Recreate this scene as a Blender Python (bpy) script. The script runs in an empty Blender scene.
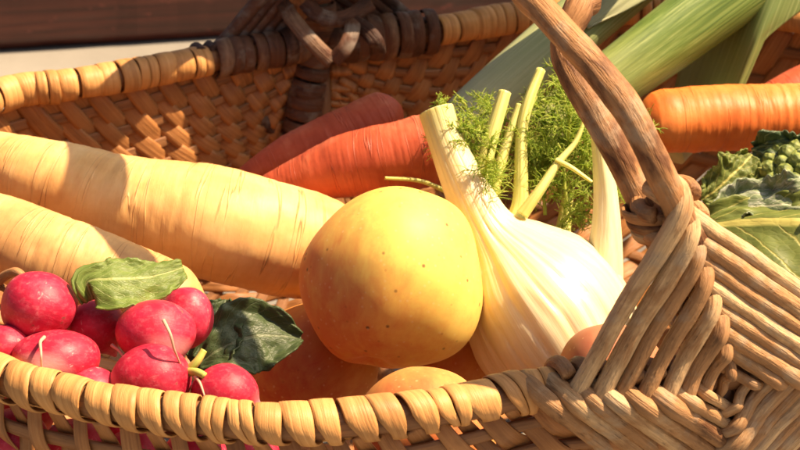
import bpy, math, random
import numpy as np
from mathutils import Vector, noise as mnoise

random.seed(7)
rng = np.random.default_rng(11)
S = bpy.context.scene
R = math.radians

# ------------------------------------------------------------------ camera
PITCH, DIST, RIM = R(25), 0.86, 0.17
CAM = np.array([0, -DIST * math.cos(PITCH), RIM + DIST * math.sin(PITCH)])
FW = np.array([0, math.cos(PITCH), -math.sin(PITCH)])
UP = np.array([0, math.sin(PITCH), math.cos(PITCH)])
RT = np.array([1.0, 0, 0])
LENS = 100.0
FPX = LENS / 36 * 800
cd = bpy.data.cameras.new('camera')
cam = bpy.data.objects.new('camera', cd)
S.collection.objects.link(cam)
cam.location = CAM
cam.rotation_euler = (R(90) - PITCH, 0, 0)
cd.lens = LENS
cd.sensor_width = 36
cd.clip_start, cd.clip_end = 0.02, 100
cd.dof.use_dof = True
cd.dof.focus_distance = 0.79
cd.dof.aperture_fstop = 32
S.camera = cam

# ------------------------------------------------------------------ light
SUN_AZ, SUN_EL = R(86), R(56.5)      # azimuth clockwise from +Y
w = bpy.data.worlds.new('World')
S.world = w
w.use_nodes = True
nt = w.node_tree
sky = nt.nodes.new('ShaderNodeTexSky')
sky.sky_type = 'NISHITA'
sky.sun_disc = False
sky.sun_elevation = SUN_EL
sky.sun_rotation = SUN_AZ
sky.air_density = 0.6
sky.dust_density = 6.0
sky.ozone_density = 0.3
nt.links.new(sky.outputs[0], nt.nodes['Background'].inputs[0])
nt.nodes['Background'].inputs[1].default_value = 0.05
sd = bpy.data.lights.new('sun', 'SUN')
sd.energy = 5.0
sd.angle = R(0.6)
sd.color = (1.0, 0.735, 0.475)
sun = bpy.data.objects.new('sun', sd)
S.collection.objects.link(sun)
to_sun = Vector((math.sin(SUN_AZ) * math.cos(SUN_EL), math.cos(SUN_AZ) * math.cos(SUN_EL), math.sin(SUN_EL)))
sun.rotation_euler = to_sun.to_track_quat('Z', 'Y').to_euler()
sun.location = (1, 0.5, 1)
S.view_settings.view_transform = 'Standard'
S.view_settings.look = 'None'
S.view_settings.exposure = 1.2
S.view_settings.gamma = 1


# ------------------------------------------------------------------ geometry helpers
def at(px, py, d):                       # a photo position at a distance from the camera
    return CAM + d * (FW + (px - 400) / FPX * RT - (py - 225) / FPX * UP)


def at_plane(px, py, z=RIM):
    r = FW + (px - 400) / FPX * RT - (py - 225) / FPX * UP
    return CAM + r * ((z - CAM[2]) / r[2])


def nrm(a):
    a = np.asarray(a, float)
    return a / (np.linalg.norm(a, axis=-1, keepdims=True) + 1e-12)


def spline(pts, n):                      # Catmull-Rom through rows of pts, n samples, spaced evenly along its length
    P = np.asarray(pts, float)
    P = np.vstack([2 * P[0] - P[1], P, 2 * P[-1] - P[-2]])
    out = []
    m = len(P) - 3
    for i in range(m):
        t = np.linspace(0, 1, 40, endpoint=(i == m - 1))[:, None]
        a, b, c, d = P[i:i + 4]
        out.append(0.5 * (2 * b + (c - a) * t + (2 * a - 5 * b + 4 * c - d) * t ** 2 + (3 * b - a - 3 * c + d) * t ** 3))
    Q = np.vstack(out)
    L = np.r_[0, np.cumsum(np.linalg.norm(np.diff(Q[:, :3], axis=0), axis=1))]
    s = np.linspace(0, L[-1], n)
    return np.stack([np.interp(s, L, Q[:, k]) for k in range(Q.shape[1])], 1)


def frames(P, hint=(0, 0, 1)):
    T = nrm(np.gradient(P, axis=0))
    h = np.asarray(hint, float)
    if abs(T[0] @ nrm(h)) > 0.97:
        h = np.array([1.0, 0.2, 0])
    n = nrm(h - T[0] * (h @ T[0]))
    N = [n]
    for i in range(1, len(P)):
        n = N[-1] - T[i] * (N[-1] @ T[i])
        N.append(nrm(n))
    N = np.array(N)
    return T, N, np.cross(T, N)


class MB:
    """collects surfaces, then links them as one mesh object"""
    def __init__(self):
        self.v, self.f, self.tc, self.rn = [], [], [], []
        self.n = 0

    def add(self, V, F, TC=None, rnd=None):
        V = np.asarray(V, float).reshape(-1, 3)
        self.v.append(V)
        self.tc.append(V if TC is None else np.asarray(TC, float).reshape(-1, 3))
        self.rn.append(np.full(len(V), random.random() if rnd is None else rnd))
        o = self.n
        self.f += [tuple(o + i for i in f) for f in F]
        self.n += len(V)

    def grid(self, G, TC=None, close_u=False, close_v=False, rnd=None, cap0=False, cap1=False):
        a, b = G.shape[:2]
        F = []
        for i in range(a if close_u else a - 1):
            for j in range(b if close_v else b - 1):
                i2, j2 = (i + 1) % a, (j + 1) % b
                F.append((i * b + j, i2 * b + j, i2 * b + j2, i * b + j2))
        if cap0:
            F.append(tuple(range(b)))
        if cap1:
            F.append(tuple((a - 1) * b + j for j in range(b - 1, -1, -1)))
        self.add(G, F, TC, rnd)

    def tube(self, P, r, n=10, hint=(0, 0, 1), ry=None, disp=None, caps=True, rnd=None, tc0=0.0):
        P = np.asarray(P, float)
        m = len(P)
        r = np.broadcast_to(np.asarray(r, float), (m,))
        ry = r if ry is None else np.broadcast_to(np.asarray(ry, float), (m,))
        T, N, B = frames(P, hint)
        th = np.linspace(0, 2 * np.pi, n, endpoint=False)
        L = np.r_[0, np.cumsum(np.linalg.norm(np.diff(P, axis=0), axis=1))] + tc0
        k = np.ones((m, n)) if disp is None else disp(L, th)
        c, s = np.cos(th)[None, :] * k, np.sin(th)[None, :] * k
        G = P[:, None, :] + (r[:, None] * c)[..., None] * N[:, None, :] + (ry[:, None] * s)[..., None] * B[:, None, :]
        TC = np.stack([r[:, None] * c, ry[:, None] * s, np.broadcast_to(L[:, None], (m, n))], -1)
        self.grid(G, TC, close_v=True, rnd=rnd, cap0=caps, cap1=caps)

    def ribbon(self, P, W, N, width, thick, rnd=None, bulge=0.25, tc0=0.0):
        """flat strip: centre line P, width direction W, face normal N"""
        m = len(P)
        width = np.broadcast_to(np.asarray(width, float), (m,))
        prof = np.array([(-1, -.3), (-.94, .7), (-.5, .95), (0, 1), (.5, .95), (.94, .7), (1, -.3), (.6, -1), (0, -1), (-.6, -1)])
        x = prof[:, 0][None, :] * width[:, None] / 2
        y = prof[:, 1][None, :] * thick / 2 + bulge * thick * (1 - prof[:, 0][None, :] ** 2)
        G = P[:, None, :] + x[..., None] * W[:, None, :] + y[..., None] * N[:, None, :]
        L = np.r_[0, np.cumsum(np.linalg.norm(np.diff(P, axis=0), axis=1))] + tc0
        off = random.uniform(-5, 5)
        TC = np.stack([x + off, np.broadcast_to(y, x.shape), np.broadcast_to(L[:, None], x.shape)], -1)
        self.grid(G, TC, close_v=True, rnd=rnd, cap0=True, cap1=True)

    def build(self, name, mat, parent=None, smooth=True, origin=None):
        V = np.vstack(self.v)
        if origin is None:
            origin = np.zeros(3)
        if parent is not None:
            origin = np.zeros(3)
            V = V - np.asarray(ORG.get(parent.name, (0, 0, 0)))
        else:
            V = V - np.asarray(origin)
        me = bpy.data.meshes.new(name)
        me.from_pydata(V.tolist(), [], self.f)
        a = me.attributes.new('tc', 'FLOAT_VECTOR', 'POINT')
        a.data.foreach_set('vector', np.vstack(self.tc).astype(np.float32).ravel())
        a = me.attributes.new('rnd', 'FLOAT', 'POINT')
        a.data.foreach_set('value', np.concatenate(self.rn).astype(np.float32))
        me.polygons.foreach_set('use_smooth', [smooth] * len(me.polygons))
        me.materials.append(mat)
        me.update()
        o = bpy.data.objects.new(name, me)
        S.collection.objects.link(o)
        o.location = origin
        if parent is not None:
            o.parent = parent
            ORG[o.name] = ORG.get(parent.name, (0, 0, 0))
        else:
            ORG[o.name] = tuple(origin)
        return o


ORG = {}


def tag(o, label=None, cat=None, group=None, kind=None):
    for k, v in (('label', label), ('category', cat), ('group', group), ('kind', kind)):
        if v:
            o[k] = v
    return o


def thing(name, loc, label, cat, group=None):
    o = bpy.data.objects.new(name, None)
    S.collection.objects.link(o)
    o.location = loc
    o.empty_display_size = 0.01
    ORG[o.name] = tuple(loc)
    return tag(o, label, cat, group)


def fbm(x, y=0.0, z=0.0):
    return mnoise.fractal(Vector((x, y, z)), 1.0, 2.0, 3)


def wob(P, amp, freq, seed):             # small irregular wander of a path
    P = np.array(P, float)
    for i, p in enumerate(P):
        v = mnoise.noise_vector(Vector(p * freq) + Vector((seed, seed * 2.3, seed * .7)))
        P[i] += amp * np.array(v)
    return P


# ------------------------------------------------------------------ material helpers
class Mat:
    def __init__(self, name, rough=0.5, spec=0.4, sss=0.0, sss_r=(1, .5, .2), sss_s=0.004, coat=0.0):
        self.m = bpy.data.materials.new(name)
        self.m.use_nodes = True
        self.t = self.m.node_tree
        self.b = self.t.nodes['Principled BSDF']
        self.b.inputs['Roughness'].default_value = rough
        self.b.inputs['Specular IOR Level'].default_value = spec
        self.b.inputs['Subsurface Weight'].default_value = sss
        self.b.inputs['Subsurface Radius'].default_value = sss_r
        self.b.inputs['Subsurface Scale'].default_value = sss_s
        self.b.inputs['Coat Weight'].default_value = coat
        self.b.inputs['Coat Roughness'].default_value = 0.25

    def nd(self, kind, **kw):
        n = self.t.nodes.new(kind)
        for k, v in kw.items():
            setattr(n, k, v)
        return n

    def put(self, sock, v):
        if hasattr(v, 'is_output') or isinstance(v, bpy.types.NodeSocket):
            self.t.links.new(v, sock)
        elif isinstance(v, (tuple, list)) and len(v) == 3 and sock.type == 'RGBA':
            sock.default_value = (*v, 1)
        else:
            sock.default_value = v

    def tc(self):
        return self.nd('ShaderNodeAttribute', attribute_name='tc').outputs['Vector']

    def rnd(self):
        return self.nd('ShaderNodeAttribute', attribute_name='rnd').outputs['Fac']

    def sep(self, v):
        n = self.nd('ShaderNodeSeparateXYZ')
        self.put(n.inputs[0], v)
        return n.outputs

    def scale(self, v, s, loc=(0, 0, 0), rot=(0, 0, 0)):
        n = self.nd('ShaderNodeMapping')
        self.put(n.inputs[0], v)
        n.inputs['Scale'].default_value = s
        n.inputs['Location'].default_value = loc
        n.inputs['Rotation'].default_value = rot
        return n.outputs[0]

    def noise(self, v, scale=1.0, detail=4, rough=.55, dist=0.0):
        n = self.nd('ShaderNodeTexNoise')
        self.put(n.inputs['Vector'], v)
        n.inputs['Scale'].default_value = scale
        n.inputs['Detail'].default_value = detail
        n.inputs['Roughness'].default_value = rough
        n.inputs['Distortion'].default_value = dist
        return n.outputs[0]

    def voro(self, v, scale=1.0, feature='F1'):
        n = self.nd('ShaderNodeTexVoronoi', feature=feature)
        self.put(n.inputs['Vector'], v)
        n.inputs['Scale'].default_value = scale
        return n.outputs[0]

    def math(self, op, a, b=0.0, c=0.0):
        n = self.nd('ShaderNodeMath', operation=op)
        self.put(n.inputs[0], a)
        self.put(n.inputs[1], b)
        self.put(n.inputs[2], c)
        return n.outputs[0]

    def map(self, v, a, b, c=0.0, d=1.0):
        n = self.nd('ShaderNodeMapRange')
        self.put(n.inputs[0], v)
        for i, q in enumerate((a, b, c, d)):
            self.put(n.inputs[i + 1], q)
        return n.outputs[0]

    def ramp(self, v, stops):
        n = self.nd('ShaderNodeValToRGB')
        self.put(n.inputs[0], v)
        e = n.color_ramp.elements
        while len(e) < len(stops):
            e.new(0.5)
        for q, (p, c) in zip(e, stops):
            q.position = p
            q.color = (*c, 1)
        return n.outputs[0]

    def mix(self, f, a, b, mode='MIX'):
        n = self.nd('ShaderNodeMix', data_type='RGBA', blend_type=mode)
        self.put(n.inputs[0], f)
        self.put(n.inputs[6], a)
        self.put(n.inputs[7], b)
        return n.outputs[2]

    def col(self, c):
        self.put(self.b.inputs['Base Color'], c)
        return self

    def bump(self, h, dist=0.0005, strength=1.0):
        n = self.nd('ShaderNodeBump')
        self.put(n.inputs['Height'], h)
        n.inputs['Distance'].default_value = dist
        n.inputs['Strength'].default_value = strength
        if self.b.inputs['Normal'].links:
            self.t.links.new(self.b.inputs['Normal'].links[0].from_socket, n.inputs['Normal'])
        self.t.links.new(n.outputs[0], self.b.inputs['Normal'])
        return self

    def translucent(self, color, f):
        tr = self.nd('ShaderNodeBsdfTranslucent')
        self.put(tr.inputs[0], color)
        mx = self.nd('ShaderNodeMixShader')
        mx.inputs[0].default_value = f
        self.t.links.new(self.b.outputs[0], mx.inputs[1])
        self.t.links.new(tr.outputs[0], mx.inputs[2])
        self.t.links.new(mx.outputs[0], self.t.nodes['Material Output'].inputs[0])
        return self


def strip_mat(name, c0, c1, c2, rough=.5):
    k = Mat(name, rough=rough, spec=.35)
    v = k.tc()
    fib = k.noise(k.scale(v, (900, 900, 22)), 1, 4, .6)
    big = k.noise(k.scale(v, (160, 160, 60)), 1, 3, .5)
    base = k.ramp(fib, [(.25, c0), (.5, c1), (.78, c2)])
    r = k.rnd()
    base = k.mix(k.map(r, 0, 1, 0, .55), base, k.ramp(r, [(0, c2), (.4, c1), (1, tuple(x * .75 for x in c0))]))
    base = k.mix(k.map(big, .52, .78, 0, .6), base, tuple(x * .6 for x in c0))
    k.col(base)
    k.bump(fib, .0006, .6)
    k.bump(k.noise(k.scale(v, (300, 300, 120)), 1, 3), .0008, .4)
    return k.m


M_STRIP = strip_mat('peeled_willow', (.36, .155, .045), (.62, .315, .10), (.77, .44, .165))
M_WEAVE = strip_mat('woven_willow_shaded', (.23, .095, .03), (.40, .175, .056), (.52, .265, .095), .45)  # rim willow again, darkened and warmed to stand for shade and bounce
M_RIB = strip_mat('rib_willow', (.16, .07, .03), (.28, .13, .05), (.38, .19, .08))


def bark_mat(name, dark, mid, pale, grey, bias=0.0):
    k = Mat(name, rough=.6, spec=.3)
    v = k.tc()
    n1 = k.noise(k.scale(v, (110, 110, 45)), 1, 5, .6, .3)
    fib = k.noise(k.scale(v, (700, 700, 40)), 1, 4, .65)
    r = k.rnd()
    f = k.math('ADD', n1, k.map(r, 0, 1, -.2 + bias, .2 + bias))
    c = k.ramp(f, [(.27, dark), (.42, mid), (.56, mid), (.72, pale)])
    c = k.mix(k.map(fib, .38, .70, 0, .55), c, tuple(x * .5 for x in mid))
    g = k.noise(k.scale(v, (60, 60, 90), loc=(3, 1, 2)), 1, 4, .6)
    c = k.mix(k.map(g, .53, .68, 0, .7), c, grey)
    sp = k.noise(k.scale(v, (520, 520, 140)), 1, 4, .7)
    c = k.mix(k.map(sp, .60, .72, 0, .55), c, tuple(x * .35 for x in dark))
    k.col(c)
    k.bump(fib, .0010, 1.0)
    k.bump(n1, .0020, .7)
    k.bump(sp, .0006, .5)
    return k.m


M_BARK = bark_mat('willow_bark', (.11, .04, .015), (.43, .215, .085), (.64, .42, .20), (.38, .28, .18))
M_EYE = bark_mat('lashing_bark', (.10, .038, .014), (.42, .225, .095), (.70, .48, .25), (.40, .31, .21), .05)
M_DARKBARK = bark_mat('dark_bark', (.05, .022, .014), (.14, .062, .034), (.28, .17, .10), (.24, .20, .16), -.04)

# ------------------------------------------------------------------ setting
k = Mat('pale_stone', rough=.7, spec=.3)
g = k.nd('ShaderNodeNewGeometry').outputs['Position']
n = k.noise(k.scale(g, (6, 6, 6)), 1, 6, .6)
c = k.ramp(n, [(.3, (.19, .18, .155)), (.7, (.28, .265, .23))])
st = k.noise(k.scale(g, (9, 1.6, 1), rot=(0, 0, R(-35))), 1, 3, .5)
c = k.mix(k.map(st, .57, .62, 0, .6), c, (.10, .095, .085))
c = k.mix(k.map(k.noise(g, 180, 3), .6, .75, 0, .35), c, (.25, .23, .2))
k.col(c).bump(k.noise(g, 160, 4), .001, .4)
b = MB()
b.grid(np.array([[(-6, -4, 0), (-6, 9, 0)], [(6, -4, 0), (6, 9, 0)]], float))
tag(b.build('stone_table_top', k.m, smooth=False), kind='structure')

k = Mat('stained_wood', rough=.42, spec=.5)
v = k.tc()
gr = k.noise(k.scale(v, (140, 140, 5)), 1, 5, .6, .4)
pk = k.noise(k.scale(v, (30, 30, 9)), 1, 4, .6)
c = k.ramp(gr, [(.3, (.02, .006, .004)), (.6, (.085, .020, .012)), (.8, (.16, .05, .028))])
c = k.mix(k.map(pk, .58, .72, 0, .5), c, (.07, .055, .045))
c = k.mix(k.map(k.noise(k.scale(v, (120, 120, 70)), 1, 3), .63, .72, 0, .7), c, (.20, .05, .035))
k.col(c).bump(gr, .0012, .5)
M_BEAM = k.m
# a long dark beam lying behind the basket
bd = MB()
p0, p1 = at_plane(-500, 85, 0.0), at_plane(1100, -14, 0.0)
ax = nrm(p1 - p0)
bk = np.array([-ax[1], ax[0], 0])
H, D, ch = .16, .14, .007
prof = [(0, ch), (0, H - ch), (ch, H), (D - ch, H), (D, H - ch), (D, ch), (D - ch, 0), (ch, 0)]
nseg = 160
G = np.zeros((nseg, len(prof), 3))
TC = np.zeros_like(G)
for i in range(nseg):
    q = p0 + (p1 - p0) * i / (nseg - 1)
    for j, (y, z) in enumerate(prof):
        wv = .0015 * fbm(i * .13, j * 1.7)
        G[i, j] = q + bk * (y + wv) + np.array([0, 0, z + .001])
        TC[i, j] = (y, z, i / (nseg - 1) * np.linalg.norm(p1 - p0))
bd.grid(G, TC, close_v=True, cap0=True, cap1=True)
o = bd.build('wooden_beam', M_BEAM, smooth=False)
tag(o, 'dark reddish brown wooden beam lying on the pale stone behind the basket', 'beam')

# ------------------------------------------------------------------ basket
EYE_N, EYE_F = at_plane(722, 376), at_plane(318, 42)
C = (EYE_N + EYE_F) / 2
U = nrm(EYE_F - EYE_N)
BH = np.linalg.norm(EYE_F - EYE_N) / 2
V = np.array([U[1], -U[0], 0])
Z = np.array([0, 0, 1.0])


def pl(*q):
    return [at_plane(*p) for p in q]


def xy(*q):
    return [np.array([a, b, RIM]) for a, b in q]


NS = 400
RIM_L = spline(pl((722, 376), (640, 393), (545, 390), (470, 403), (400, 415), (290, 424), (200, 418), (110, 405), (60, 393), (0, 377))
               + xy((-.19, -.075), (-.222, 0), (-.215, .075)) + pl((0, 96), (60, 86), (130, 75), (210, 60), (318, 42)), NS)
RIM_R = spline(pl((722, 376), (785, 366), (870, 345)) + xy((.235, -.03), (.28, .05), (.285, .13), (.245, .205), (.17, .245), (.11, .25))
               + pl((520, 17), (420, 33), (318, 42)), NS)
DEPTH = .165


def side(rim, s, al):
    """point of the basket wall: s 0..1 from near to far lashing, al 0 (rim) .. pi/2 (keel)"""
    i = s * (NS - 1)
    L = np.array([np.interp(i, np.arange(NS), rim[:, k]) for k in range(3)]).T
    t = s
    M = EYE_N + (2 * BH * t)[:, None] * U
    e = np.clip(1 - (2 * np.clip(t, 0, 1) - 1) ** 2, 0, 1) ** .42
    Bv = -Z * DEPTH * e[:, None]
    ca, sa = np.abs(np.cos(al)) ** .8, np.abs(np.sin(al)) ** .9
    return M + ca[:, None] * (L - M) + sa[:, None] * Bv


basket = thing('wicker_basket', (C[0], C[1], 0), 'large oval wicker basket with a twisted handle, filled with vegetables', 'basket')

# hoop under the wrapping
hoop = MB()
loop = np.vstack([RIM_L, RIM_R[::-1][1:-1]])
hoop.tube(np.vstack([loop, loop[:1]])[::2], .0055, 12, caps=False)
hoop.build('rim_hoop', M_RIB, basket)

# ribs
NA = 17
als = (np.arange(1, NA) / NA) * (math.pi / 2)
for rim in (RIM_L, RIM_R):
    for a in als:
        s = np.linspace(.015, .985, 90)
        r_ = MB()
        Q = side(rim, s, np.full(90, a))
        W_ = nrm(side(rim, s, np.full(90, a + .02)) - Q)
        N_ = nrm(np.cross(nrm(np.gradient(Q, axis=0)), W_))
        r_.ribbon(Q, W_, N_, np.interp(s, [0, .12, .5, .88, 1], [.003, .005, .0058, .0052, .003]), .0016)
        r_.build('rib', M_RIB, basket)
r_ = MB()
s = np.linspace(0, 1, 90)
r_.tube(side(RIM_L, s, np.full(90, math.pi / 2)), .0048, 10)
r_.build('keel_rib', M_RIB, basket)


def arc_positions(rim, step, lo, hi):
    L = np.r_[0, np.cumsum(np.linalg.norm(np.diff(rim, axis=0), axis=1))]
    out, x = [], lo
    while x < L[-1] - hi:
        wd = step * random.uniform(.82, 1.2)
        out.append((np.interp(x + wd / 2, L, np.linspace(0, 1, NS)), wd))
        x += wd
    return out


for rim in (RIM_L, RIM_R):
    wrap, weave = MB(), MB()
    Tn = nrm(np.gradient(rim, axis=0))
    Lr = np.linalg.norm(np.diff(rim, axis=0), axis=1).sum()
    for j, (s, wd) in enumerate(arc_positions(rim, .0102, .030, .022)):
        i = int(s * (NS - 1))
        p, t = rim[i], Tn[i]
        out_d = nrm(np.array([t[1], -t[0], 0]) * (1 if rim is RIM_R else -1))
        # --- band round the rim; phi 0 = top, + = outer side
        n_ = 26
        ph = np.linspace(-math.pi * .98, math.pi * .98, n_)
        sl = random.uniform(.0002, .0022) * (1 if rim is RIM_L else -1)
        rr = .0066 + .0005 * random.random() + .0003 * np.sin(ph * 2 + j)
        dr = np.cos(ph)[:, None] * Z + np.sin(ph)[:, None] * out_d
        shift = -sl * np.tanh((ph - .5) * 1.1)
        shift = shift + np.where(ph > 1.2, -(ph - 1.2) * .0022 * (1 if rim is RIM_L else -1), 0)
        wfac = np.where(ph > .9, 1 - .45 * np.clip((ph - 1.2) / .9, 0, 1), 1.02)
        P = p + rr[:, None] * dr + (shift[:, None]) * t
        W = np.broadcast_to(t, P.shape)
        k2 = random.choice([1, 1, 2])                     # each band is one to three strands side by side
        rn = random.random()
        for q in range(k2 if .058 < s * Lr < Lr - .052 else 0):
            off = ((q + .5) / k2 - .5) * wd * wfac
            wob_ = .00025 * np.sin(ph * 1.5 + random.uniform(0, 6))
            wrap.ribbon(P + (off + wob_)[:, None] * t + dr * random.uniform(-.0001, .0004), W, dr,
                        wd * wfac / k2 * random.uniform(.93, 1.0), .0010, bulge=.08, rnd=min(1, max(0, rn * .7 + random.random() * .3)))
    # --- the strands going down through the ribs
    for j, (s, wd) in enumerate(arc_positions(rim, .0086, .024, .016)):
        n2 = 150
        a = np.linspace(.03, math.pi / 2, n2)
        ss = np.clip(s + .45 * (s - .42) * a * (1 if s < .75 else (1 - s) / .25), .01, .985)
        Q = side(rim, ss, a)
        Q1, Q2 = side(rim, ss + .004, a), side(rim, ss - .004, a)
        W = nrm(Q1 - Q2)
        dA = nrm(np.gradient(Q, axis=0))
        Nn = nrm(np.cross(W, dA))
        W = nrm(np.cross(dA, Nn))
        ctr = np.array([C[0], C[1], RIM])
        sg = np.sign(np.sum(Nn * (Q - ctr), 1))[:, None]
        Nn = Nn * np.where(sg == 0, 1, sg)
        ph2 = math.pi * NA * a / (math.pi / 2) + math.pi * j + math.pi / 2
        Q = Q + Nn * ((.0021 if s < .4 else .0014) * np.sin(ph2))[:, None]
        loc = np.linalg.norm(Q1 - Q2, axis=1)
        width = wd * np.clip(loc / (loc[0] + 1e-9), .4, 1.1)
        width = width * (np.clip(.60 + a * 1.6, .60, 1) if s < .4 else 1.0)
        W2 = nrm(W + Nn * (.08 * np.cos(ph2))[:, None])
        weave.ribbon(Q, W2, Nn, width, .0009, bulge=.04)
    wrap.build('rim_wrapping', M_STRIP, basket)
    weave.build('woven_wall', M_WEAVE, basket)


# handle: two rods twisted together, a hoop leaning a little to the left
def at_u(px, py, u):
    r = FW + (px - 400) / FPX * RT - (py - 225) / FPX * UP
    return CAM + r * (((C + U * u - CAM) @ U) / (r @ U))


h1 = [at_u(*q) for q in ((712, 300, -.178), (700, 258, -.180), (685, 222, -.181), (665, 184, -.179), (649, 150, -.175), (634, 120, -.170), (617, 95, -.164), (594, 66, -.155), (567, 37, -.144), (543, 10, -.132), (522, -12, -.120))]
h2 = [at_u(*q) for q in ((690, 300, -.168), (668, 258, -.169), (652, 222, -.169), (631, 180, -.162), (613, 145, -.157), (595, 111, -.149), (577, 82, -.141), (566, 56, -.132), (568, 30, -.124), (579, 6, -.121), (573, -20, -.108))]


def handle_tail(p, dv, n=16):
    a0, z0_ = (p - C) @ U, p[2] - RIM
    v0 = (p - C) @ V
    ah = z0_ + .03
    th0 = math.asin(z0_ / ah)
    k_ = a0 / (-BH * math.cos(th0))
    pts = []
    for th in np.linspace(th0, math.pi, n)[1:]:
        f = (th - th0) / (math.pi - th0)
        kk = k_ + (1 - k_) * f
        pts.append(C + U * (-BH * math.cos(th) * kk) + Z * (ah * math.sin(th)) + V * (v0 * min(1, math.sin(th) / math.sin(th0)) + dv * (math.cos(f * 9) - 1)))
    return pts


for pts, dv, r0, sd_ in ((h1, .004, .0050, 1.3), (h2, -.004, .0050, 4.1)):
    tail = handle_tail(h1[-1], 0)
    if dv < 0:                           # the second rod winds round the first
        nt_ = len(tail)
        tail = [q + V * .0085 * math.cos(.6 + 7 * k_ / nt_) + Z * .0085 * math.sin(.6 + 7 * k_ / nt_) for k_, q in enumerate(tail)][2:]
    P = spline(pts + tail, 260)
    P = wob(P, .0005, 45, sd_)
    rr = np.array([r0 * (1 + .10 * fbm(i * .06, sd_)) for i in range(260)])
    m_ = MB()

    def dsp(L, th, sd_=sd_):
        return np.array([[1 + .07 * fbm(l * 60, math.cos(t) * 1.2 + sd_, math.sin(t) * 1.2) for t in th] for l in L])
    m_.tube(P, rr, 18, disp=dsp)
    m_.build('handle_rod', M_BARK, basket)
    if sd_ > 3:
        HP = P

# band tying the handle rods above the near lashing
m_ = MB()
c0 = at_u(657, 222, -.171)
hd = nrm(at_u(652, 195, -.178) - at_u(682, 262, -.180))
o1 = V
o2 = np.cross(hd, o1)
for q in range(3):
    th = np.linspace(0, 2 * math.pi, 40)
    P = c0 + hd * ((q - 1) * .0042) + (np.cos(th)[:, None] * o1 * .0092 + np.sin(th)[:, None] * o2 * .0078)
    m_.ribbon(P, np.broadcast_to(hd, P.shape), nrm(P - c0 - hd * ((q - 1) * .0042)), .0048, .0016)
m_.build('handle_binding', M_BARK, basket)


# crossed lashings where handle meets rim (rods wound round four arms)
def lashing(center, outward, near, mat, layers, gap, rad, inner_mat):
    # arm curves as functions of distance from the crossing
    def arm_rim(rim, rev):
        cur = rim[::-1] if rev else rim
        L = np.r_[0, np.cumsum(np.linalg.norm(np.diff(cur, axis=0), axis=1))]
        return lambda d: np.array([np.interp(d, L, cur[:, k]) for k in range(3)])
    left, right = arm_rim(RIM_L, not near), arm_rim(RIM_R, not near)
    sgn = 1 if near else -1

    def up(d):
        return center + Z * d * (1.16 if near else .98) + U * sgn * (d ** 2 * 1.2) + (V * (-.024 * d / .06) if near else V * 0)

    def down(d):
        return center - Z * d * .95 + U * sgn * (d ** 2 * 3.2) + (V * 0 if near else V * (-.28 * d))
    arms = [left, up, right, down]
    ob = MB()
    inn = MB()
    d = .0035
    for i in range(layers):
        r0 = rad * (random.uniform(.85, 1.12)) * (0.75 if i < 2 else 1) * (1 + .12 * i / layers)
        for q in range(4):
            A, B = arms[q], arms[(q + 1) % 4]
            dq = d + gap * q * .25 + random.uniform(-.0005, .0005)
            a, b_ = A(dq), B(dq + gap * .25)
            tw = nrm(b_ - a)
            ta, tb = nrm(A(dq + .002) - A(dq)), nrm(B(dq + .002) - B(dq))
            hgt = .0066 + r0 * .9
            s1 = outward * hgt * 1.10
            s2 = outward * hgt * .74
            bow = outward * .0008 * i / layers
            pts = [a - tw * .0060 - outward * .002, a - tw * .0048 + outward * hgt * .40, a + s2 - tw * .001, a * .75 + b_ * .25 + outward * hgt * .72 + bow,
                   (a + b_) / 2 + outward * hgt * .78 + bow, a * .25 + b_ * .75 + outward * hgt * .98 + bow, b_ + s1 - tw * .001,
                   b_ + tw * .0048 + outward * hgt * .5, b_ + tw * .0055 - outward * .003]
            P = spline(pts, 60)
            P = wob(P, .0003, 60, i * 3 + q)
            rr = r0 * np.linspace(random.uniform(.88, .95), random.uniform(1.0, 1.08), 60) * np.array([1 + .10 * fbm(x * .08, i * 1.9, q) for x in range(60)])
            sd_ = random.uniform(0, 50)

            def dsp(L, th, sd_=sd_):
                return np.array([[1 + .07 * fbm(l * 90, math.cos(t) * 1.1 + sd_, math.sin(t) * 1.1) for t in th] for l in L])
            ob.tube(P, rr, 14, disp=dsp)
            # turn of the rod behind the arm, seen from inside the basket
            th = np.linspace(-.2 * math.pi, 1.2 * math.pi, 22)
            sd2 = nrm(np.cross(ta, outward))
            base = A(dq)
            wd_ = .0092 if near or q != 2 else .0118
            P = base + np.cos(th)[:, None] * sd2 * wd_ - np.sin(th)[:, None] * outward * .0088 + ta * .001 * random.uniform(-1, 1)
            if near:
                inn.tube(P, r0 * .85, 10)
            else:
                fl = nrm(np.cos(th)[:, None] * sd2 - np.sin(th)[:, None] * outward)
                inn.ribbon(P - fl * .0012, np.broadcast_to(nrm(ta + .25 * random.uniform(-1, 1) * sd2), P.shape), fl, gap * random.uniform(.85, 1.3), .0014, bulge=.15)
        d += gap
    return ob, inn


ob, inn = lashing(EYE_N, -U, True, M_EYE, 8, .0077, .0031, M_BARK)
eye = ob.build('corner_lashing', M_EYE, basket)
inn.build('inner_turns', M_BARK, eye)
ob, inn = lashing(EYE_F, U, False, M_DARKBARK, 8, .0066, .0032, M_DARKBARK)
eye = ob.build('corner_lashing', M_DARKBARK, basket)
inn.build('inner_turns', M_DARKBARK, eye)
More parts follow.
